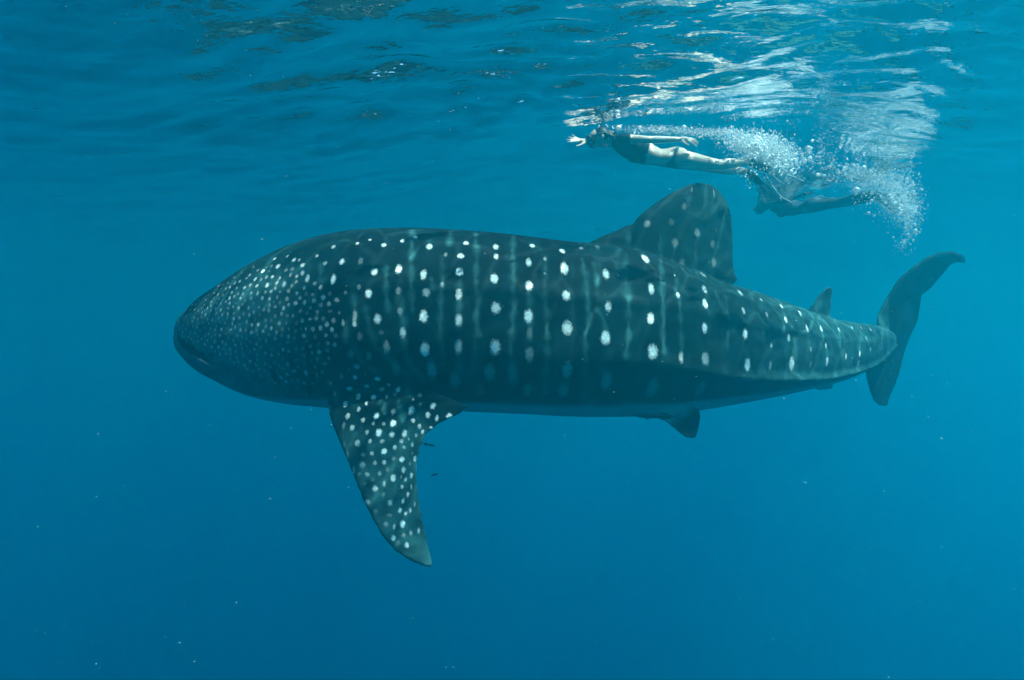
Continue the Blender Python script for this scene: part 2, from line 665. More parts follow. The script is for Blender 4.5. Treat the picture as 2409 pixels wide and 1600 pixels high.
# second dorsal fin
g.fin(pairs2361([(1835, 735, 1918, 756), (1862, 716, 1914, 742), (1876, 700, 1913, 728), (1884, 686, 1915, 708), (1896, 672, 1917, 686), (1910, 661, 1918, 664)],
                lambda t, x: 5.47 + bend(1890), lambda t, x: 5.53 + bend(1890)), normal=lat_at(1890), thick=0.10, tmax=0.03, tmin=0.011)
# anal fin below the tail root
g.fin(pairs2361([(1850, 875, 1915, 868), (1868, 890, 1918, 884), (1888, 900, 1920, 897)], lambda t, x: 5.45 + bend(1890), lambda t, x: 5.5 + bend(1890)), normal=lat_at(1890), thick=0.08, tmax=0.02)
# tail fin, swept away from the camera: lower lobe to upper lobe
tail = [(1335, 1266, 1362, 1270), (1285, 1238, 1388, 1190), (1250, 1150, 1425, 1110), (1225, 1060, 1455, 1030), (1212, 965, 1480, 930), (1240, 890, 1505, 840), (1285, 790, 1540, 750),
        (1300, 690, 1590, 650), (1300, 610, 1610, 540), (1345, 520, 1622, 450), (1400, 430, 1690, 400), (1460, 335, 1735, 345), (1560, 252, 1788, 285), (1650, 188, 1832, 228), (1750, 148, 1880, 205), (1850, 146, 1922, 206), (1925, 182, 1950, 214)]
tail = [tuple((v / 3.136 + (1650, 550, 1650, 550)[i]) / K for i, v in enumerate(r)) for r in tail]
g.fin(pairs2361(tail, lambda t, x: 6.42 + 0.16 * t + 0.25 * abs(t - 0.3), lambda t, x: 6.84 + 0.20 * t + 0.18 * abs(t - 0.3)), thick=0.07, tmax=0.045, tmin=0.012, taper=False)
# near pectoral fin, hanging down and a little towards the camera
pec = [(800, 838, 880, 838), (782, 862, 925, 868), (764, 888, 985, 898), (757, 912, 1045, 921), (756, 933, 1080, 938), (759, 955, 1063, 953), (766, 978, 1016, 974),
       (776, 1004, 985, 999), (789, 1034, 969, 1031), (803, 1067, 961, 1066), (820, 1110, 961, 1110), (838, 1155, 967, 1156), (858, 1195, 975, 1202),
       (882, 1238, 986, 1250), (912, 1271, 994, 1284), (946, 1293, 998, 1299), (978, 1306, 996, 1306)]


def pec_d(t):
    return float(np.interp(t, [0, .06, .14, .22, .3, .6, 1], [4.34, 4.22, 4.10, 4.04, 4.00, 3.92, 3.86]))


g.fin(pairs2361(pec, lambda t, x: float(np.interp(t, [0, .12, .25, .4, .6, 1], [4.38, 4.33, 4.24, 4.12, 4.02, 3.90])),
                lambda t, x: float(np.interp(t, [0, .12, .25, .4, .6, 1], [4.36, 4.20, 4.10, 4.08, 4.04, 3.90]))), thick=0.085, tmax=0.05, tmin=0.011, n=14)
# far pectoral fin, held out sideways behind the body
far = []
for i, (lx, ly, tx, ty) in enumerate(pec):
    t = i / (len(pec) - 1)
    s = 1.45 * t
    lead = P(lx * K, 850 * K, 5.05)
    chord = (P(tx * K, ty * K, pec_d(t)) - P(lx * K, ly * K, pec_d(t)))
    base = Vector((lead.x, 5.15 + s, -DEPTH - 0.25 - 0.10 * t))
    far.append((base, base + Vector((chord.x, 0, -0.02))))
g.fin(far, thick=0.09, tmax=0.05, tmin=0.011)
# pelvic fins
pel = [(1480, 930, 1590, 930), (1500, 948, 1612, 945), (1530, 968, 1616, 958), (1552, 985, 1612, 980), (1572, 1001, 1607, 1000), (1588, 1009, 1603, 1010)]
g.fin(pairs2361(pel, lambda t, x: 4.80 - 0.10 * t, lambda t, x: 4.86 - 0.08 * t), thick=0.08, tmax=0.03)
pel2 = [(a + Vector((0.1, 0.55, 0.04)), b + Vector((0.1, 0.55, 0.04))) for a, b in pairs2361(pel, lambda t, x: 4.88 + 0.15 * t, lambda t, x: 4.92 + 0.15 * t)]
g.fin(pel2, thick=0.08, tmax=0.03)

shark = g.remeshed('whale_shark', 0.0115, 4)
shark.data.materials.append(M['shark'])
tag(shark, 'huge dark whale shark covered in white spots and stripes swimming under the surface', 'whale shark')

# --- skin pattern, read off the photograph: crop origin, scale, rows of (x, y, rx, ry, brightness)
SPOTS = [
    (780, 520, 3.564, """88 340 22 20 1;15 216 16 14 .8;15 490 20 34 1;215 188 14 12 .6;322 158 14 9 .8;437 200 20 14 .8;594 166 16 14 .9;703 133 16 16 .7;820 212 24 20 1;
1128 185 20 16 .7;1377 215 22 22 .9;957 280 14 14 .5;1085 292 26 18 1;1380 296 18 22 .7;243 335 20 24 .4;358 424 26 24 .8;563 403 24 32 1;771 450 24 34 .9;1072 428 28 28 1;
1365 481 30 32 1;312 610 28 32 1;562 585 22 30 .45;795 600 30 32 .8;930 535 13 20 .5;1067 616 26 44 .8;385 818 28 36 .95;575 755 20 34 .6;598 935 24 40 .9;772 800 32 46 1;
1067 835 28 48 .85;1377 728 36 42 .95;237 970 22 34 .4;160 1115 26 30 .4;312 1135 24 34 .4;415 935 20 20 .35;460 1062 26 50 .55;783 1080 34 50 1;1062 1058 30 52 .7;1372 1060 38 52 .95;
540 1240 32 50 .35;840 1252 40 54 .5;1035 1335 42 52 .4;1328 1268 44 56 .5;1245 1415 36 42 .3;195 800 18 50 .5;195 865 16 22 .8;230 555 16 20 .5;118 600 14 18 .5;45 662 26 16 .6;97 855 14 26 .6;64 770 12 14 .5"""),
    (1180, 520, 3.267, """235 190 18 16 .8;208 320 20 26 .95;211 498 26 28 .95;206 730 32 44 1;215 1030 30 56 .5;200 1300 34 44 .35;215 860 22 40 .3;467 230 20 18 .9;483 366 28 34 1;497 572 28 32 .9;
504 822 36 46 .9;502 1148 38 50 .5;478 1305 38 44 .4;802 405 26 30 .8;820 658 24 34 .85;800 900 36 46 1;805 1232 38 62 .42;738 202 20 20 .4;1106 287 26 32 .85;1150 520 22 34 .9;1146 748 28 36 1;
1162 1004 38 50 1;1162 1285 46 54 .42;1355 570 18 18 .7;335 292 12 12 .6;1118 20 24 24 .35;1330 168 26 30 .3;610 205 16 18 .35;625 1330 30 36 .2;685 1410 34 24 .25;90 1180 40 80 .3;333 402 9 9 .6"""),
    (1560, 620, 4.216, """148 312 22 22 .8;410 255 26 30 .8;416 397 28 36 1;412 640 30 46 1;420 945 46 56 .65;178 930 26 50 .6;764 290 22 28 .8;798 468 20 30 .8;814 700 28 42 1;836 1003 34 54 1;973 358 14 14 .7;
1030 508 16 22 .6;1075 812 12 24 .6;1063 1010 20 40 .6;1170 420 14 18 .8;1217 560 18 26 .9;1246 735 18 36 .8;1276 995 30 54 1;1357 487 16 26 .8;1427 645 14 34 .8;1465 850 12 26 .6;1460 1000 16 30 .4;1570 647 16 24 .9;
1615 815 14 26 .8;1627 968 20 40 1;1745 655 12 22 .7;1815 920 14 30 .8;1872 633 10 14 .7;1950 895 14 28 .9;1965 637 10 16 .6;2057 653 10 18 .7;2057 850 10 22 .7;2180 650 8 12 .6;370 1240 50 58 .4;398 112 28 26 .55;
115 118 9 9 .9;1935 990 14 24 .4;2015 740 10 20 .4"""),
    (1400, 400, 5.2275, """645 660 34 36 .45;1255 770 38 48 .45;940 640 36 40 .25;980 890 40 48 .3;1445 910 30 44 .35;1462 1140 34 52 .3;1070 1130 40 44 .25;1095 450 30 36 .3;1490 740 20 26 .2;1190 240 14 40 .3;1460 280 10 50 .4"""),
    (760, 840, 4.611, """365 102 38 30 .6;285 135 24 22 .35;200 215 28 34 .55;347 222 28 26 .85;460 190 24 22 .35;590 237 40 24 .95;285 338 40 28 .75;475 315 34 20 .75;635 350 34 22 .6;712 298 20 20 .75;812 352 30 28 .8;780 408 22 20 .55;
383 430 30 30 .75;547 435 34 26 .9;692 432 20 20 .65;243 508 32 30 .8;470 502 18 18 .7;388 565 24 26 .7;762 595 26 32 .6;960 578 38 42 .85;580 635 36 30 1;270 640 30 28 .7;432 683 26 26 .55;547 722 22 20 .6;658 725 24 22 .6;
758 720 36 34 1;1138 630 30 34 .85;1192 525 36 32 .85;1235 665 24 34 .8;1368 640 40 30 .8;1045 752 22 28 .7;977 690 26 26 .55;315 768 32 32 .7;478 815 22 26 .65;605 820 38 36 1;747 842 34 28 .9;882 828 34 38 .85;1080 812 20 26 .8;
375 935 34 36 .7;508 912 24 24 .65;640 915 32 22 .6;850 912 24 24 .6;968 950 18 30 .7;777 982 28 28 .75;880 978 22 20 .6;660 1022 36 32 1;432 1058 26 24 .5;530 1045 26 26 .6;857 1112 32 34 .95;995 1105 18 36 .85;943 1160 14 24 .5;
765 1100 24 24 .35;427 1172 38 36 .6;563 1150 28 26 .55;663 1145 26 28 .65;873 1222 26 34 .8;480 1272 30 24 .6;613 1262 24 30 .45;397 1265 24 24 .35;700 1218 28 28 .3;760 1312 32 42 .9;895 1327 20 26 .85;957 1285 20 36 .9;
845 1300 14 20 .5;540 1325 28 26 .35;665 1375 20 34 .55;455 1372 24 22 .25;565 1428 34 36 .75;855 1410 20 26 .75;957 1405 12 34 .7;920 1490 20 34 .85;655 1490 26 26 .35;80 290 14 24 .6;130 400 14 30 .5;75 560 16 60 .4;225 740 22 40 .4;
230 950 18 40 .35;265 1060 18 40 .4;330 1230 18 60 .45;1300 705 40 14 .8;1170 765 26 14 .8;1010 850 18 26 .6;930 890 14 22 .6;965 1045 14 22 .5;1055 510 26 18 .5;1050 415 30 20 .4;980 460 14 14 .7"""),
    (800, 1080, 5.6, """660 578 36 40 .85;830 552 24 36 .85;790 675 30 34 .85;865 720 22 28 .8;925 672 20 40 .75;985 600 16 44 .6;465 685 34 34 .35;360 565 44 36 .65;335 640 30 60 .55;605 858 36 34 .5;713 890 22 40 .7;825 855 36 50 1;
650 740 44 24 .35;840 1005 28 34 .45;935 970 20 40 .6;1035 950 22 44 .75;703 1040 32 42 .85;878 1135 32 40 .8;500 890 24 26 .3;575 465 30 30 .3;760 1110 40 36 .35"""),
    (380, 600, 4.355, """1190 118 28 18 1;1040 165 24 16 .95;985 158 16 10 .7;800 268 20 12 .9;870 240 16 8 .6;850 335 22 15 .9;770 338 16 12 .6;700 330 14 9 .9;960 248 20 14 .7;1135 225 20 14 .8;977 316 22 15 .85;1083 310 26 20 1;1255 297 22 24 .8;
1120 373 18 15 .8;1215 375 14 14 .6;1385 390 20 18 .7;590 445 15 14 .7;697 442 20 16 .9;808 444 18 14 .8;917 444 20 15 .8;1032 444 20 19 1;1185 432 14 20 .7;1375 493 24 22 .8;1465 485 18 22 .6;555 552 18 19 .6;683 547 18 14 .6;
790 545 19 18 .75;890 542 17 17 .75;1000 535 18 14 .6;1163 530 20 16 .7;1523 540 22 16 .5;565 495 14 12 .6;505 520 12 15 .6;410 630 12 18 .7;520 662 13 18 .7;585 650 16 18 .6;673 650 16 15 .5;797 645 19 20 .8;873 685 13 20 .85;927 716 20 18 .8;
992 712 20 18 .8;922 795 21 20 .85;808 766 17 19 .8;862 770 13 15 .7;612 760 17 18 .8;710 765 20 15 .6;1125 750 17 20 .9;1305 755 13 17 .6;1478 755 8 24 .9;1347 622 17 20 .6;1520 655 22 14 .7;1280 697 15 18 .5;1165 855 18 22 .6;
1100 815 13 16 .5;1070 878 9 24 .8;1245 970 15 20 .9;1215 912 12 13 .5;910 890 19 18 .5;870 935 10 18 .6;840 1030 12 20 .6;980 1025 11 16 .7;980 1070 13 18 .7;545 885 12 24 .8;685 848 11 20 .6;738 870 11 22 .5;825 835 14 16 .4;1495 240 24 32 .8;
1655 432 26 24 .8;1460 340 16 18 .6;1445 185 22 20 .7;1445 103 26 16 .7;1355 50 24 16 .8;1410 52 16 14 .6;1675 85 22 16 .7;1590 10 18 14 .7;1380 275 18 14 .5;1320 205 18 18 .4;1275 155 22 14 .5;1760 250 22 40 1;1545 405 18 16 .5;
1480 1208 20 26 .7;1595 1065 16 24 .5;1365 850 22 16 .4;1575 840 26 22 .35;1380 960 26 20 .35;1135 960 20 20 .3;1380 1075 28 14 .4;1580 1250 14 30 .5;1730 1312 16 20 .8;1240 1060 16 14 .35;1610 915 10 24 .5;740 600 18 12 .5;
1725 575 26 14 .5;765 495 16 10 .5;945 495 16 12 .4;1150 480 12 10 .5;1430 755 14 20 .4;800 710 20 14 .5;1005 610 14 20 .4;600 160 8 6 .6;745 230 14 7 .7;680 285 14 6 .6;540 390 12 7 .9;455 462 14 8 .9;350 505 12 8 .8;260 565 10 12 .8;610 345 12 6 .5;
940 125 16 6 .6;1160 38 20 10 .7;1290 12 18 10 .6;820 185 16 6 .5;1100 165 14 12 .4;480 412 12 7 .6;430 440 10 8 .5;300 615 10 14 .6;210 835 8 22 .8;295 790 9 22 .7;320 730 10 16 .6;370 700 11 16 .6;395 775 10 18 .6;447 745 12 16 .6"""),
]
STRIPES = [
    (780, 520, 3.564, .38, [[(670, 80), (668, 370), (680, 740)], [(455, 400), (465, 740)], [(930, 300), (925, 560), (915, 800), (918, 980), (940, 1200)], [(1215, 100), (1210, 500), (1225, 720), (1215, 960), (1180, 1260)],
                           [(575, 640), (600, 830), (615, 1060), (660, 1210), (770, 1330)], [(285, 740), (320, 920), (370, 1080)], [(115, 850), (120, 1010)], [(180, 1050), (260, 1190), (370, 1265)], [(190, 620), (200, 880)],
                           [(1075, 500), (1070, 1250)], [(400, 1080), (520, 1200), (660, 1300)],
                           [(1000, 80), (990, 200)], [(840, 480), (845, 560)]]),
    (1180, 520, 3.267, .38, [[(95, 110), (85, 400), (90, 700), (70, 1000), (75, 1220)], [(335, 280), (335, 600), (345, 800), (350, 890), (335, 1330)], [(620, 290), (650, 420), (665, 650), (680, 720), (650, 860), (640, 1250)],
                            [(945, 320), (980, 540), (980, 740), (960, 1040)], [(1215, 200), (1240, 640), (1250, 1000)], [(705, 330), (740, 480)], [(215, 560), (220, 900)], [(740, 690), (790, 760), (810, 860)]]),
    (1560, 620, 4.216, .34, [[(165, 330), (165, 470), (175, 700), (185, 880)], [(630, 330), (650, 800), (620, 1000)], [(1040, 600), (1060, 680), (1070, 820)], [(1210, 430), (1215, 540), (1190, 760)], [(1380, 520), (1440, 720), (1455, 850)],
                            [(1600, 700), (1625, 900)], [(1690, 600), (1790, 730), (1800, 860)], [(1880, 660), (1940, 830), (1990, 960)], [(1970, 660), (2040, 780), (2050, 900)], [(2080, 680), (2140, 820)], [(960, 380), (980, 470)], [(830, 760), (830, 860)]]),
    (380, 600, 4.355, .34, [[(600, 378), (780, 390), (1050, 382)], [(560, 490), (750, 497), (880, 485)], [(560, 600), (700, 598), (860, 600)], [(1440, 490), (1430, 620)], [(1630, 100), (1625, 270)], [(1600, 920), (1590, 1130)], [(1510, 1000), (1500, 1200)], [(1330, 1080), (1360, 1210)]]),
    (760, 840, 4.611, .40, [[(640, 500), (680, 640)], [(830, 470), (840, 600), (870, 690)], [(920, 380), (980, 460)], [(440, 60), (560, 160)], [(60, 250), (45, 540), (70, 660)], [(130, 300), (130, 500)], [(1020, 1050), (1000, 1200), (1005, 1420)], [(1520, 640), (1300, 730), (1120, 820), (1050, 920)]]),
    (1400, 400, 5.2275, .25, [[(380, 1030), (370, 1250), (420, 1500)], [(790, 800), (830, 1250), (850, 1560)], [(1180, 300), (1150, 420)], [(1480, 250), (1400, 460)], [(470, 660), (400, 860)], [(1000, 1350), (990, 1500)]]),
]
GROOVES = [  # gill slits, mouth, fin creases: (points, width m, depth m)
    (380, 600, 4.355, [[(1330, 1030), (1345, 1120), (1372, 1230)], [(1500, 980), (1520, 1080), (1560, 1200)], [(1150, 1210), (1185, 1300), (1230, 1370)], [(1600, 1180), (1560, 1330), (1490, 1420)], [(1690, 980), (1685, 1120)]], .020, .022),
    (380, 600, 4.355, [[(168, 835), (190, 890), (260, 950), (340, 1010), (450, 1075)]], .026, .045),
]


def to_px(ox, oy, s, x, y):
    return ox + x / s, oy + y / s


sk = shark.data
VC = coords(sk)
bvh = BVHTree.FromPolygons([tuple(v) for v in VC.tolist()], [tuple(p.vertices) for p in sk.polygons])
kd = KDTree(len(VC))
for i, v in enumerate(VC.tolist()):
    kd.insert(v, i)
kd.balance()
ORI = Vector((0, 0, -DEPTH))


def hit(px, py):
    d = (P(px, py, 1.0) - ORI).normalized()
    loc, nor, idx, dist = bvh.ray_cast(ORI, d)
    return loc, nor


def mirror(p):
    s = int(np.clip(round(float(np.interp(p.x, [c.x for c in CEN], np.arange(len(CEN))))), 0, len(CEN) - 1))
    return p - LAT[s] * (2 * (p - CEN[s]).dot(LAT[s]))


NV = len(VC)
spot_f = np.full(NV, -1.0, np.float32)
spot_b = np.zeros(NV, np.float32)
stripe = np.zeros(NV, np.float32)
groove = np.zeros(NV, np.float32)


def paint_spot(p, rx, rz, b):
    ry = max(rx, rz)
    for co, i, d in kd.find_range(p, ry * 2.0):
        q = co - p
        f = 1 - math.sqrt((q.x / rx) ** 2 + (q.y / ry) ** 2 + (q.z / rz) ** 2)
        if f > spot_f[i]:
            spot_f[i] = f
            spot_b[i] = b


listed = []
for ox, oy, s, rows in SPOTS:
    for row in rows.replace('\n', '').split(';'):
        x, y, rx, ry, b = (float(q) for q in row.split())
        X, Y = to_px(ox, oy, s, x, y)
        loc, nor = hit(X, Y)
        if loc is None:
            continue
        listed.append((X, Y, max(rx, ry) / s))
        u = loc.y / F / s
        # undo foreshortening on the steep back
        rz = ry * u / max(0.45, min(1, 1 - 0.6 * abs(nor.z)))
        e = 0.88 if ox in (760, 800) else 1.08
        paint_spot(loc, rx * u * e, rz * e, b)
        paint_spot(mirror(loc), rx * u * e, rz * e, b)

# the small dense dots of the snout and cheek
HEAD = [(395, 790), (395, 745), (470, 690), (560, 650), (640, 620), (720, 640), (790, 700), (800, 780), (770, 870), (740, 915), (650, 905), (560, 860), (480, 815), (400, 795)]


def inside(x, y, poly):
    c = False
    for i in range(len(poly)):
        (x1, y1), (x2, y2) = poly[i], poly[i - 1]
        if (y1 > y) != (y2 > y) and x < (x2 - x1) * (y - y1) / (y2 - y1) + x1:
            c = not c
    return c


rh = random.Random(3)
for k in range(9000):
    x, y = rh.uniform(380, 810), rh.uniform(610, 920)
    if not inside(x, y, HEAD):
        continue
    t = (x - 400) / 400
    r = 2.4 + 2.5 * min(1, max(0, t)) ** 0.8 * rh.uniform(0.8, 1.15)
    if any((x - a) ** 2 + (y - b) ** 2 < (r * 1.2 + c * 1.1 + 1.2 + 3.0 * max(0, t)) ** 2 for a, b, c in listed):
        continue
    loc, nor = hit(x * K if False else x, y)
    if loc is None:
        continue
    listed.append((x, y, r))
    u = loc.y / F
    b = rh.uniform(0.42, 0.88) * (1.25 - 0.45 * min(1, max(0, t) * 1.4))
    for p in (loc, mirror(loc)):
        paint_spot(p, r * u * 1.15, r * u * 1.3, b)


def paint_lines(lines, ox, oy, s, width, val, target, both=True):
    for ln in lines:
        for (x1, y1), (x2, y2) in zip(ln[:-1], ln[1:]):
            n = max(2, int(math.hypot(x2 - x1, y2 - y1) / s / 3))
            for j in range(n + 1):
                X, Y = to_px(ox, oy, s, x1 + (x2 - x1) * j / n, y1 + (y2 - y1) * j / n)
                if target is stripe:
                    X += 1.5 * math.sin(Y * 0.05 + x1) + 0.5 * math.sin(Y * 0.21 + 2 * x1)
                loc, nor = hit(X, Y)
                if loc is None:
                    continue
                wv = width * (0.8 + 0.35 * math.sin(Y * 0.13 + x1 * 3)) if target is stripe else width
                for p in ((loc, mirror(loc)) if both else (loc,)):
                    for co, i, d in kd.find_range(p, wv):
                        f = (1 - d / wv) * val
                        if f > target[i]:
                            target[i] = f


for ox, oy, s, b, lines in STRIPES:
    paint_lines(lines, ox, oy, s, 0.034, b * 1.45, stripe)
for ox, oy, s, lines, w, dep in GROOVES:
    paint_lines(lines, ox, oy, s, w * 1.5, dep, groove)

# pale underside, by height within the body at each station
cx = np.array([c.x for c in CEN])
zt = np.interp(VC[:, 0], cx, [c.z + h for c, h in zip(CEN, HALF)])
zb = np.interp(VC[:, 0], cx, [c.z - h for c, h in zip(CEN, HALF)])
tt = (VC[:, 2] - zb) / np.maximum(zt - zb, 0.05)
belly = smoothstep(0.30, 0.06, tt) * smoothstep(-0.08, -0.02, tt) * (VC[:, 0] < cx[-1] - 0.02)
lo = np.stack([np.interp(VC[:, 0], cx, [l[k] for l in LAT]) for k in (0, 1)], 1)
co2 = np.stack([np.interp(VC[:, 0], cx, [c[k] for c in CEN]) for k in (0, 1)], 1)
latd = np.abs(((VC[:, :2] - co2) * lo).sum(1)) / np.interp(VC[:, 0], cx, WID)
belly = belly * smoothstep(0.66, 0.54, latd)
NRM = normals(sk)
VC2 = VC - NRM * groove[:, None]
sk.vertices.foreach_set('co', VC2.astype(np.float32).ravel())
cheek = smoothstep(-1.15, -2.05, VC[:, 0]) * (0.12 + 0.88 * smoothstep(0.92, 0.60, tt)) * (tt > -0.02)  # lower head paler: greyish skin plus ambient light put into the colour
flip = smoothstep(0.02, -0.10, tt) * (VC[:, 0] < -0.2) * (VC[:, 1] < 4.5)
stripe = np.maximum(stripe, 0.42 * flip)
rear = smoothstep(0.9, 2.9, VC[:, 0]) * smoothstep(-0.1, 0.1, tt) * (VC[:, 0] < cx[-1])
stripe = np.maximum(stripe, 0.42 * rear + 0.7 * stripe * rear)
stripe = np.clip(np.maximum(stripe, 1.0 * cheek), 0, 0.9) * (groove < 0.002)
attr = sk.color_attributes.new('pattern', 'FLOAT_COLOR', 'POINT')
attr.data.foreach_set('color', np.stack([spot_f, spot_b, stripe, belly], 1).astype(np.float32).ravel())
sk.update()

for sgn in (0, 1):
    loc, nor = hit(497, 838)
    if sgn:
        loc, nor = mirror(loc), Vector((nor.x, -nor.y, nor.z))
    e = Geo().ellipsoid(loc - nor * 0.012, [(0.026, 0, 0), (0, 0.026, 0), (0, 0, 0.026)]).build('eye', M['eye'], shark)

# ------------------------------------------------------------------ remoras travelling with the shark
def remora(a, b, girth, label, bend=0.0):
    a, b = Vector(a), Vector(b)          # nose and tail
    ax = b - a
    L = ax.length
    t = ax.normalized()
    s = t.cross(Vector((0, 0, 1))).normalized()
    u = s.cross(t)
    g = Geo()
    prof = [(0, .25), (.04, .5), (.1, .78), (.2, .98), (.32, 1), (.5, .82), (.68, .5), (.82, .27), (.9, .17), (.93, .15)]
    rings = []
    for q, r in prof:
        c = a + ax * q + s * bend * math.sin(q * 3) * L
        rings.append([c + (s * math.cos(w) * 0.85 + u * math.sin(w)) * girth * r for w in (2 * math.pi * j / 14 for j in range(14))])
    g.rings(rings)
    o = g.build('remora', M['fish'])

    def pt(q, h):
        return a + ax * q + s * bend * math.sin(q * 3) * L + u * h * girth
    for nm, rows in (('tail_fin', [((.90, .14), (.93, .1)), ((.95, .8), (1.0, .75)), ((.97, 1.3), (1.01, 1.25))]), ('tail_fin', [((.90, -.14), (.93, -.1)), ((.95, -.8), (1.0, -.75)), ((.97, -1.3), (1.01, -1.25))]),
                     ('dorsal_fin', [((.52, .75), (.86, .2)), ((.57, 1.2), (.85, .45)), ((.62, 1.5), (.82, .6))]), ('anal_fin', [((.52, -.75), (.86, -.2)), ((.57, -1.2), (.85, -.45)), ((.62, -1.5), (.82, -.6))]),
                     ('pectoral_fin', [((.2, -.3), (.28, -.4)), ((.24, -1.0), (.31, -.9)), ((.28, -1.5), (.32, -1.45))])):
        Geo().fin([(pt(*p), pt(*q)) for p, q in rows], normal=s, thick=.05, tmax=.004, tmin=girth * .03).build(nm, M['fish'], o)
    return tag(o, label, 'remora', 'remoras travelling with the shark')


remora(P(1492, 977, 4.62), P(1600, 981, 4.66), 0.020, 'slender dark remora gliding along the belly just ahead of the pelvic fin')
remora(P(462, 843, 4.55), P(520, 877, 4.52), 0.013, 'thin dark remora slanting under the lower jaw of the shark')
remora(P(1024, 1049, 4.35), P(990, 1043, 4.30), 0.0065, 'small slim remora behind the middle of the hanging pectoral fin', 0.05)
remora(P(1030, 1115, 4.35), P(1013, 1119, 4.33), 0.006, 'tiny dark remora behind the lower half of the hanging pectoral fin')

# ------------------------------------------------------------------ snorkellers
DS = 6.70


def ell_ring(c, along, half_up, half_side, roll=0.0, n=20):
    t = Vector(along).normalized()
    s = t.cross(Vector((0, 0, 1))).normalized()
    u = s.cross(t)
    s2 = s * math.cos(roll) + u * math.sin(roll)
    u2 = u * math.cos(roll) - s * math.sin(roll)
    return [Vector(c) + s2 * half_side * math.cos(q) + u2 * half_up * math.sin(q) for q in (2 * math.pi * j / n for j in range(n))]


def swim_fin(root, tip_a, tip_b, ankle, parent):
    """Foot pocket and ribbed blade; root is the toe, tip_a and tip_b the blade corners."""
    root, tip_a, tip_b, ankle = Vector(root), Vector(tip_a), Vector(tip_b), Vector(ankle)
    fo = Geo().tube([ankle, ankle.lerp(root, .5), root], [.042, .046, .036]).build('swim_fin', M['rubber'], parent)
    mid = (tip_a + tip_b) / 2
    side = (tip_b - tip_a)
    nrm = side.cross(mid - root).normalized()
    rows = []
    for i in range(9):
        t = i / 8
        c = root.lerp(mid, t) + nrm * 0.05 * math.sin(t * 2.6)
        hw = (0.055 + (side.length / 2 - 0.055) * min(1, t * 1.3)) * side.normalized()
        rows.append((c - hw, c + hw))
    Geo().fin(rows, thick=.01, tmax=.004, tmin=.003).build('blade', M['blade'], fo)
    for k, (w0, w1) in enumerate(((0.0, 0.0), (1.0, 1.0), (.5, .5))):
        pts = [a.lerp(b, w0) for a, b in rows]
        if k == 2:
            pts = pts[:6]
        Geo().tube(pts, [.011 - .0006 * i for i in range(len(pts))], n=8).build('rib', M['rib'], fo)
    return fo


def hand(g, wrist, palm, knuckles, tips, thumb, r=.0095):
    wrist, palm = Vector(wrist), Vector(palm)
    g.tube([wrist, wrist.lerp(palm, .5), palm], [.024, .030, .030])
    kc = sum((Vector(k) for k in knuckles), Vector()) / 4
    for k, t in zip(knuckles, tips):
        k, t = Vector(k), Vector(t)
        g.tube([palm.lerp(wrist, .3), palm.lerp(k, .6), k], [.017, .014, .011], n=10)
        mid = k.lerp(t, .5) + (t - k).cross(Vector((0, 1, 0))).normalized() * 0.004
        g.tube([k, mid, t], [r * 1.1, r, r * .8], n=10)
    a, b, c = (Vector(q) for q in thumb)
    g.tube([a, b, c], [.014, .012, .009], n=10)


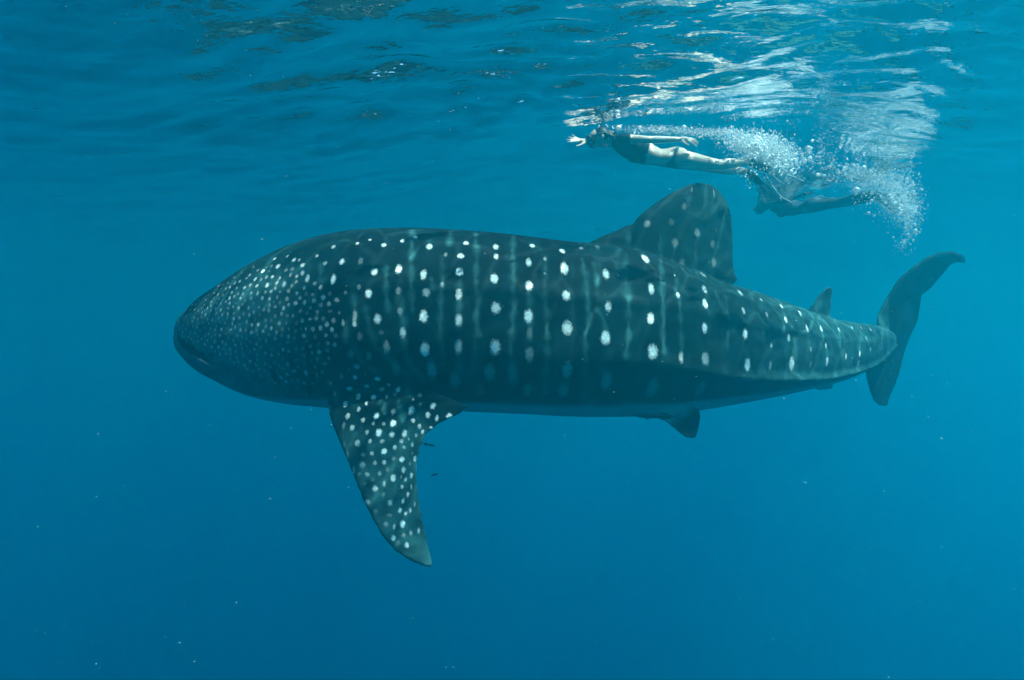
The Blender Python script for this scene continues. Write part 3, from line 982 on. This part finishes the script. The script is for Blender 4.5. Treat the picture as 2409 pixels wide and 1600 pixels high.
def make_person(label, two=False):
    g = Geo()
    # torso: rings from neck to crotch, rolled a little so the side faces the camera
    T = [(P(1432, 328, DS), .050, .055), (P(1446, 331, DS), .070, .100), (P(1462, 336, DS), .105, .165), (P(1482, 344, DS), .128, .170), (P(1505, 354, DS), .132, .160),
         (P(1528, 364, DS), .112, .145), (P(1550, 370, DS), .088, .128), (P(1568, 371, DS), .096, .145), (P(1586, 370, DS), .116, .168), (P(1602, 373, DS), .112, .165), (P(1616, 377, DS), .080, .140)]
    rings = []
    for i, (c, a, b) in enumerate(T):
        d = T[min(i + 1, len(T) - 1)][0] - T[max(i - 1, 0)][0]
        rings.append(ell_ring(c, d, a, b, R(-18)))
    g.rings(rings)
    g.tube([P(1420, 324, DS), P(1432, 328, DS), P(1448, 333, DS)], [.050, .052, .06])
    # head, face turned down and forward, with jaw, nose, ear
    hc = P(1410, 323, DS)
    g.ellipsoid(hc, [(.108, 0, 0.01), (0, .080, 0), (-.01, 0, .095)])
    g.ellipsoid(hc + Vector((-.055, 0, -.06)), [(.060, 0, -.02), (0, .055, 0), (.02, 0, .062)])
    g.tube([hc + Vector((-.10, 0, -.035)), hc + Vector((-.118, 0, -.052))], [.014, .017], n=10)
    g.ellipsoid(hc + Vector((.02, -.082, -.01)), [(.022, 0, 0), (0, .012, 0), (0, 0, .034)], 10, 8)
    g.ellipsoid(hc + Vector((.02, .082, -.01)), [(.022, 0, 0), (0, .012, 0), (0, 0, .034)], 10, 8)
    # near arm trailing back along the side
    sh, elb, wr = P(1463, 327, 6.54), P(1530, 329, 6.44), P(1598, 328, 6.46)
    g.tube([sh, sh.lerp(elb, .35), elb, elb.lerp(wr, .3), wr], [.056, .048, .038, .039, .025])
    pal = P(1614, 328, 6.46)
    hand(g, wr, pal, [P(1624, 325, 6.49), P(1626, 328, 6.47), P(1626, 331, 6.45), P(1623, 334, 6.43)],
         [P(1638, 331, 6.50), P(1643, 335, 6.48), P(1643, 340, 6.45), P(1639, 345, 6.42)], (P(1605, 332, 6.44), P(1613, 339, 6.42), P(1621, 342, 6.41)))
    # far arm stretched out ahead
    sh2, elb2, wr2 = P(1450, 328, 6.86), P(1428, 341, 7.08), P(1388, 336, 7.00)
    g.tube([sh2, elb2, elb2.lerp(wr2, .4), wr2], [.054, .040, .038, .025])
    pal2 = P(1366, 332, 6.96)
    hand(g, wr2, pal2, [P(1358, 325, 6.95), P(1354.5, 327, 6.94), P(1353.5, 330, 6.93), P(1355, 333, 6.92)],
         [P(1346, 317, 6.93), P(1338, 322, 6.91), P(1333, 328, 6.90), P(1335, 333.5, 6.89)], (P(1374, 337, 6.94), P(1364, 342, 6.90), P(1356, 344, 6.88)))
    # legs
    h1, k1, a1 = P(1600, 374, 6.62), P(1690, 388, 6.60), P(1764, 380, 6.62)
    g.tube([h1, h1.lerp(k1, .35), h1.lerp(k1, .75), k1, k1.lerp(a1, .3), k1.lerp(a1, .7), a1], [.098, .088, .066, .056, .058, .045, .033])
    h2, k2, a2 = P(1602, 376, 6.80), P(1686, 396, 6.82), P(1757, 404, 6.86)
    g.tube([h2, h2.lerp(k2, .35), h2.lerp(k2, .75), k2, k2.lerp(a2, .3), k2.lerp(a2, .7), a2], [.096, .086, .066, .055, .058, .045, .033])
    t1, t2 = P(1798, 394, 6.62), P(1786, 426, 6.88)
    g.tube([a1, a1.lerp(t1, .5), t1], [.036, .036, .026])
    g.tube([a2, a2.lerp(t2, .5), t2], [.036, .036, .026])
    # buttocks and chest fullness
    g.ellipsoid(P(1594, 366, 6.62), [(.10, 0, 0), (0, .08, 0), (0, 0, .085)])
    g.ellipsoid(P(1594, 366, 6.80), [(.10, 0, 0), (0, .08, 0), (0, 0, .085)])
    g.ellipsoid(P(1492, 366, 6.62), [(.075, 0, 0), (0, .065, 0), (0, 0, .07)])
    g.ellipsoid(P(1492, 366, 6.78), [(.075, 0, 0), (0, .065, 0), (0, 0, .07)])
    o = g.remeshed('person', 0.0075, 3)
    o.data.materials.append(M['skin'])
    me = o.data
    V, N = coords(me), normals(me)

    def shell(name, mat, test, off):
        keep = test(V)
        fs = [tuple(p.vertices) for p in me.polygons if all(keep[i] for i in p.vertices)]
        used = sorted({i for f in fs for i in f})
        mp = {q: k for k, q in enumerate(used)}
        vv = [Vector((V[i] + N[i] * off).tolist()) for i in used]
        return mesh_obj(name, vv, [tuple(mp[i] for i in f) for f in fs], mat, o)

    def pxx(A):
        return A[:, 0] / A[:, 1] * F + W0 / 2

    def pyy(A):
        return H0 / 2 - (A[:, 2] + DEPTH) / A[:, 1] * F
    arm = lambda A: (pxx(A) > 1484) & (pyy(A) < 338) & (A[:, 1] < 6.58)
    shell('swim_vest', M['vest'], lambda A: (pxx(A) > 1440) & (pxx(A) < 1524 - 0.25 * (pyy(A) - 360)) & ~arm(A) & ~((pxx(A) < 1462) & (A[:, 1] > 6.93)), .007)
    band = lambda A: (pxx(A) - 1585 + 0.35 * (pyy(A) - 372))
    shell('bikini_bottom', M['cloth'], lambda A: (np.abs(band(A)) < 5 + 9 * smoothstep(370, 392, pyy(A)) + 13 * smoothstep(6.63, 6.71, A[:, 1])) & (pyy(A) > 341), .005)
    # hair: cap of wet strands trailing back to the nape
    hg = Geo()
    hg.ellipsoid(hc + Vector((.022, 0, .018)), [(.105, 0, 0.005), (0, .090, 0), (-.005, 0, .092)])
    hg.tube([hc + Vector((.07, 0, .03)), hc + Vector((.15, -.01, .02)), hc + Vector((.22, -.02, .0))], [.06, .045, .018])
    for k in range(7):
        y = -.075 + .025 * k
        hg.tube([hc + Vector((.05, y, .02)), hc + Vector((.12, y * 1.1, -.01 + .01 * (k % 3))), hc + Vector((.18 + .02 * (k % 2), y, -.03))], [.022, .016, .006], n=8)
    hg.remeshed('hair', .009, 2).parent = o
    hair = bpy.data.objects[[c.name for c in o.children if c.name.startswith('hair')][-1]]
    hair.data.materials.append(M['hair'])
    # diving mask: skirt and strap, glass, then the snorkel
    mk = Geo().rings([ell_ring(hc + Vector((-.095 - q, 0, -.02 - q * .35)), (1, 0, .35), a, b) for q, a, b in ((0, .050, .075), (.02, .052, .078), (.042, .046, .070))]).build('diving_mask', M['rubber'], o)
    Geo().rings([ell_ring(hc + Vector((-.138 - q, 0, -.035)), (1, 0, .35), .040, .062) for q in (0, .006)]).build('mask_glass', M['glass'], mk)
    Geo().tube([hc + Vector((-.09, -.082, -.015)), hc + Vector((0, -.096, .01)), hc + Vector((.09, -.06, .03)), hc + Vector((.13, 0, .035)), hc + Vector((.09, .06, .03)), hc + Vector((0, .096, .01)), hc + Vector((-.09, .082, -.015))], [.009] * 7, n=8).build('strap', M['rubber'], mk)
    Geo().tube([hc + Vector((-.10, -.02, -.115)), hc + Vector((-.095, -.075, -.11)), hc + Vector((-.06, -.105, -.05)), hc + Vector((-.01, -.11, .06)), hc + Vector((.05, -.11, .20)), hc + Vector((.085, -.11, .30))], [.012] * 6, n=10).build('snorkel', M['rubber'], o)
    swim_fin(P(1802, 397, 6.62), P(1864, 473, 6.62), P(1894, 424, 6.72), P(1768, 382, 6.62), o)
    swim_fin(P(1788, 430, 6.88), P(1798, 478, 6.98), P(1836, 474, 6.86), P(1760, 406, 6.86), o)
    tag(o, label, 'person')
    return o


SW = 0.88       # first drawn at 6.7 m, she came out 1.84 m tall; 12 per cent nearer gives a likely 1.63 m


def draw_nearer(o):
    for q in [o] + list(o.children_recursive):
        v = coords(q.data)
        v = (v - np.array(ORI)) * SW + np.array(ORI)
        q.data.vertices.foreach_set('co', v.astype(np.float32).ravel())
        q.data.update()


p1 = make_person('snorkeller in dark vest and bikini bottom kicking just under the surface above the dorsal fin')
draw_nearer(p1)


def copy_tree(o, parent=None):
    c = o.copy()
    col.objects.link(c)
    c.parent = parent
    for ch in list(o.children):
        copy_tree(ch, c)
    return c


p2 = copy_tree(p1)
rot = Matrix.Rotation(R(-58), 4, 'Z')
ank = P(1764, 380, 6.62 * SW)
p2.matrix_world = Matrix.Translation(P(2030, 455, 7.5)) @ rot @ Matrix.Rotation(R(-5), 4, 'Y') @ Matrix.Translation(-ank)
p2.data = p1.data.copy()
p2.data.materials[0] = M['vest']
p2['label'] = 'fainter farther snorkeller in a full dark suit half hidden behind the bubble trail'

# ------------------------------------------------------------------ bubbles, drifting specks
bm = bmesh.new()
bmesh.ops.create_icosphere(bm, subdivisions=1, radius=1)
ICO_V = np.array([v.co[:] for v in bm.verts])
ICO_F = np.array([[v.index for v in f.verts] for f in bm.faces])
bm.free()


def spheres(name, pts, rad, mat, squash=None):
    pts, rad = np.asarray(pts), np.asarray(rad)
    sc3 = rad[:, None, None] * (np.ones((len(rad), 1, 3)) if squash is None else squash[:, None, :])
    v = (pts[:, None, :] + ICO_V[None] * sc3).reshape(-1, 3)
    f = (ICO_F[None] + (np.arange(len(pts)) * len(ICO_V))[:, None, None]).reshape(-1, 3)
    me = bpy.data.meshes.new(name)
    me.vertices.add(len(v))
    me.vertices.foreach_set('co', v.astype(np.float32).ravel())
    me.loops.add(f.size)
    me.loops.foreach_set('vertex_index', f.astype(np.int32).ravel())
    me.polygons.add(len(f))
    me.polygons.foreach_set('loop_start', np.arange(0, f.size, 3, dtype=np.int32))
    me.update(calc_edges=True)
    me.polygons.foreach_set('use_smooth', [True] * len(me.polygons))
    me.materials.append(mat)
    return link(bpy.data.objects.new(name, me))


def cloud(rows):
    """rows: (photo x, y, depth, sx px, sy px, sdepth m, count, mean radius m)"""
    pts, rad = [], []
    for x, y, d, sx, sy, sd, cnt, r in rows:
        cnt, r = int(cnt * 1.8), r * 0.72
        X, Y, D = rng.normal(x, sx, cnt), rng.normal(y, sy, cnt), rng.normal(d * SW, sd, cnt)
        q = np.stack([(X - W0 / 2) / F * D, D, (H0 / 2 - Y) / F * D - DEPTH], 1)
        ok = q[:, 2] < -0.03
        pts.append(q[ok])
        rad.append((r * rng.lognormal(-0.12, 0.7, cnt))[ok])
    return np.concatenate(pts), np.concatenate(rad)


kick = cloud([
    (1560, 304, 6.6, 40, 5, .10, 260, .0032), (1640, 309, 6.6, 45, 5, .12, 300, .0032), (1710, 314, 6.65, 35, 7, .14, 420, .0036),
    (1750, 330, 6.65, 28, 13, .15, 800, .0036), (1790, 350, 6.65, 26, 17, .15, 1900, .0040), (1822, 366, 6.7, 24, 18, .16, 1900, .0040), (1770, 335, 6.65, 30, 9, .12, 500, .0045),
    (1850, 385, 6.7, 24, 22, .18, 420, .0038), (1880, 365, 6.75, 30, 14, .2, 160, .0046), (1920, 375, 6.8, 30, 16, .2, 130, .0050), (1765, 410, 6.5, 20, 14, .15, 60, .0045),
    (1500, 302, 6.55, 25, 5, .08, 120, .0036), (1440, 298, 6.6, 20, 3, .06, 30, .0045),
    (1785, 345, 6.66, 30, 15, .12, 2600, .0015), (1825, 368, 6.7, 26, 18, .14, 2600, .0015), (1640, 310, 6.6, 70, 5, .08, 1500, .0014),
])
tag(spheres('bubble_trail', *kick, M['bubble']), 'white froth of bubbles churned up around the kicking legs of the vest wearing snorkeller', 'bubbles', kind='stuff')
trail = cloud([
    (1975, 405, 7.4, 26, 16, .2, 190, .0050), (2010, 405, 7.5, 16, 10, .15, 300, .0042), (2050, 425, 7.6, 28, 18, .2, 560, .0042), (2100, 430, 7.7, 26, 18, .2, 560, .0042),
    (2118, 465, 7.7, 18, 22, .2, 800, .0044), (2135, 500, 7.7, 16, 20, .2, 520, .0044), (2140, 540, 7.7, 12, 22, .2, 130, .0042), (2125, 575, 7.7, 14, 14, .2, 60, .0040), (2080, 480, 7.7, 30, 22, .2, 160, .0050), (2120, 470, 7.7, 24, 30, .16, 3200, .0016), (2050, 425, 7.6, 34, 16, .16, 1800, .0016),
])
tag(spheres('bubble_trail', *trail, M['bubble']), 'curved plume of pale bubbles sinking away behind the farther fins', 'bubbles', kind='stuff')

pts, rad, sq = [], [], []
for k in range(950):
    d = 0.9 + 7.0 * random.random() ** 0.7
    p = P(random.uniform(0, 2409), random.uniform(0, 1600), d)
    if p.z > -0.15 or (-2.7 < p.x < 3.2 and 4.0 < p.y < 6.3 and -3.0 < p.z < -1.2):
        continue
    pts.append(p)
    rad.append(random.uniform(0.0006, 0.0018) * (0.4 + 0.22 * d))
    sq.append((random.uniform(1, 3.2), 1, random.uniform(.6, 1.2)))
tag(spheres('drifting_specks', [tuple(p) for p in pts], rad, M['speck'], np.array(sq)), 'tiny pale specks of plankton drifting through the blue water', 'plankton', kind='stuff')

# ------------------------------------------------------------------ the body of water
def box(name, lo, hi, mat):
    (a, b, c), (d, e, f) = lo, hi
    v = [(a, b, c), (d, b, c), (d, e, c), (a, e, c), (a, b, f), (d, b, f), (d, e, f), (a, e, f)]
    fs = [(3, 2, 1, 0), (4, 5, 6, 7), (0, 1, 5, 4), (1, 2, 6, 5), (2, 3, 7, 6), (3, 0, 4, 7)]
    return mesh_obj(name, v, fs, mat, smooth=False)


tag(box('haze', (-90, -60, -60), (90, 130, 0.9), M['water']), 'clear blue sea water fading far things into haze', 'water', kind='stuff')
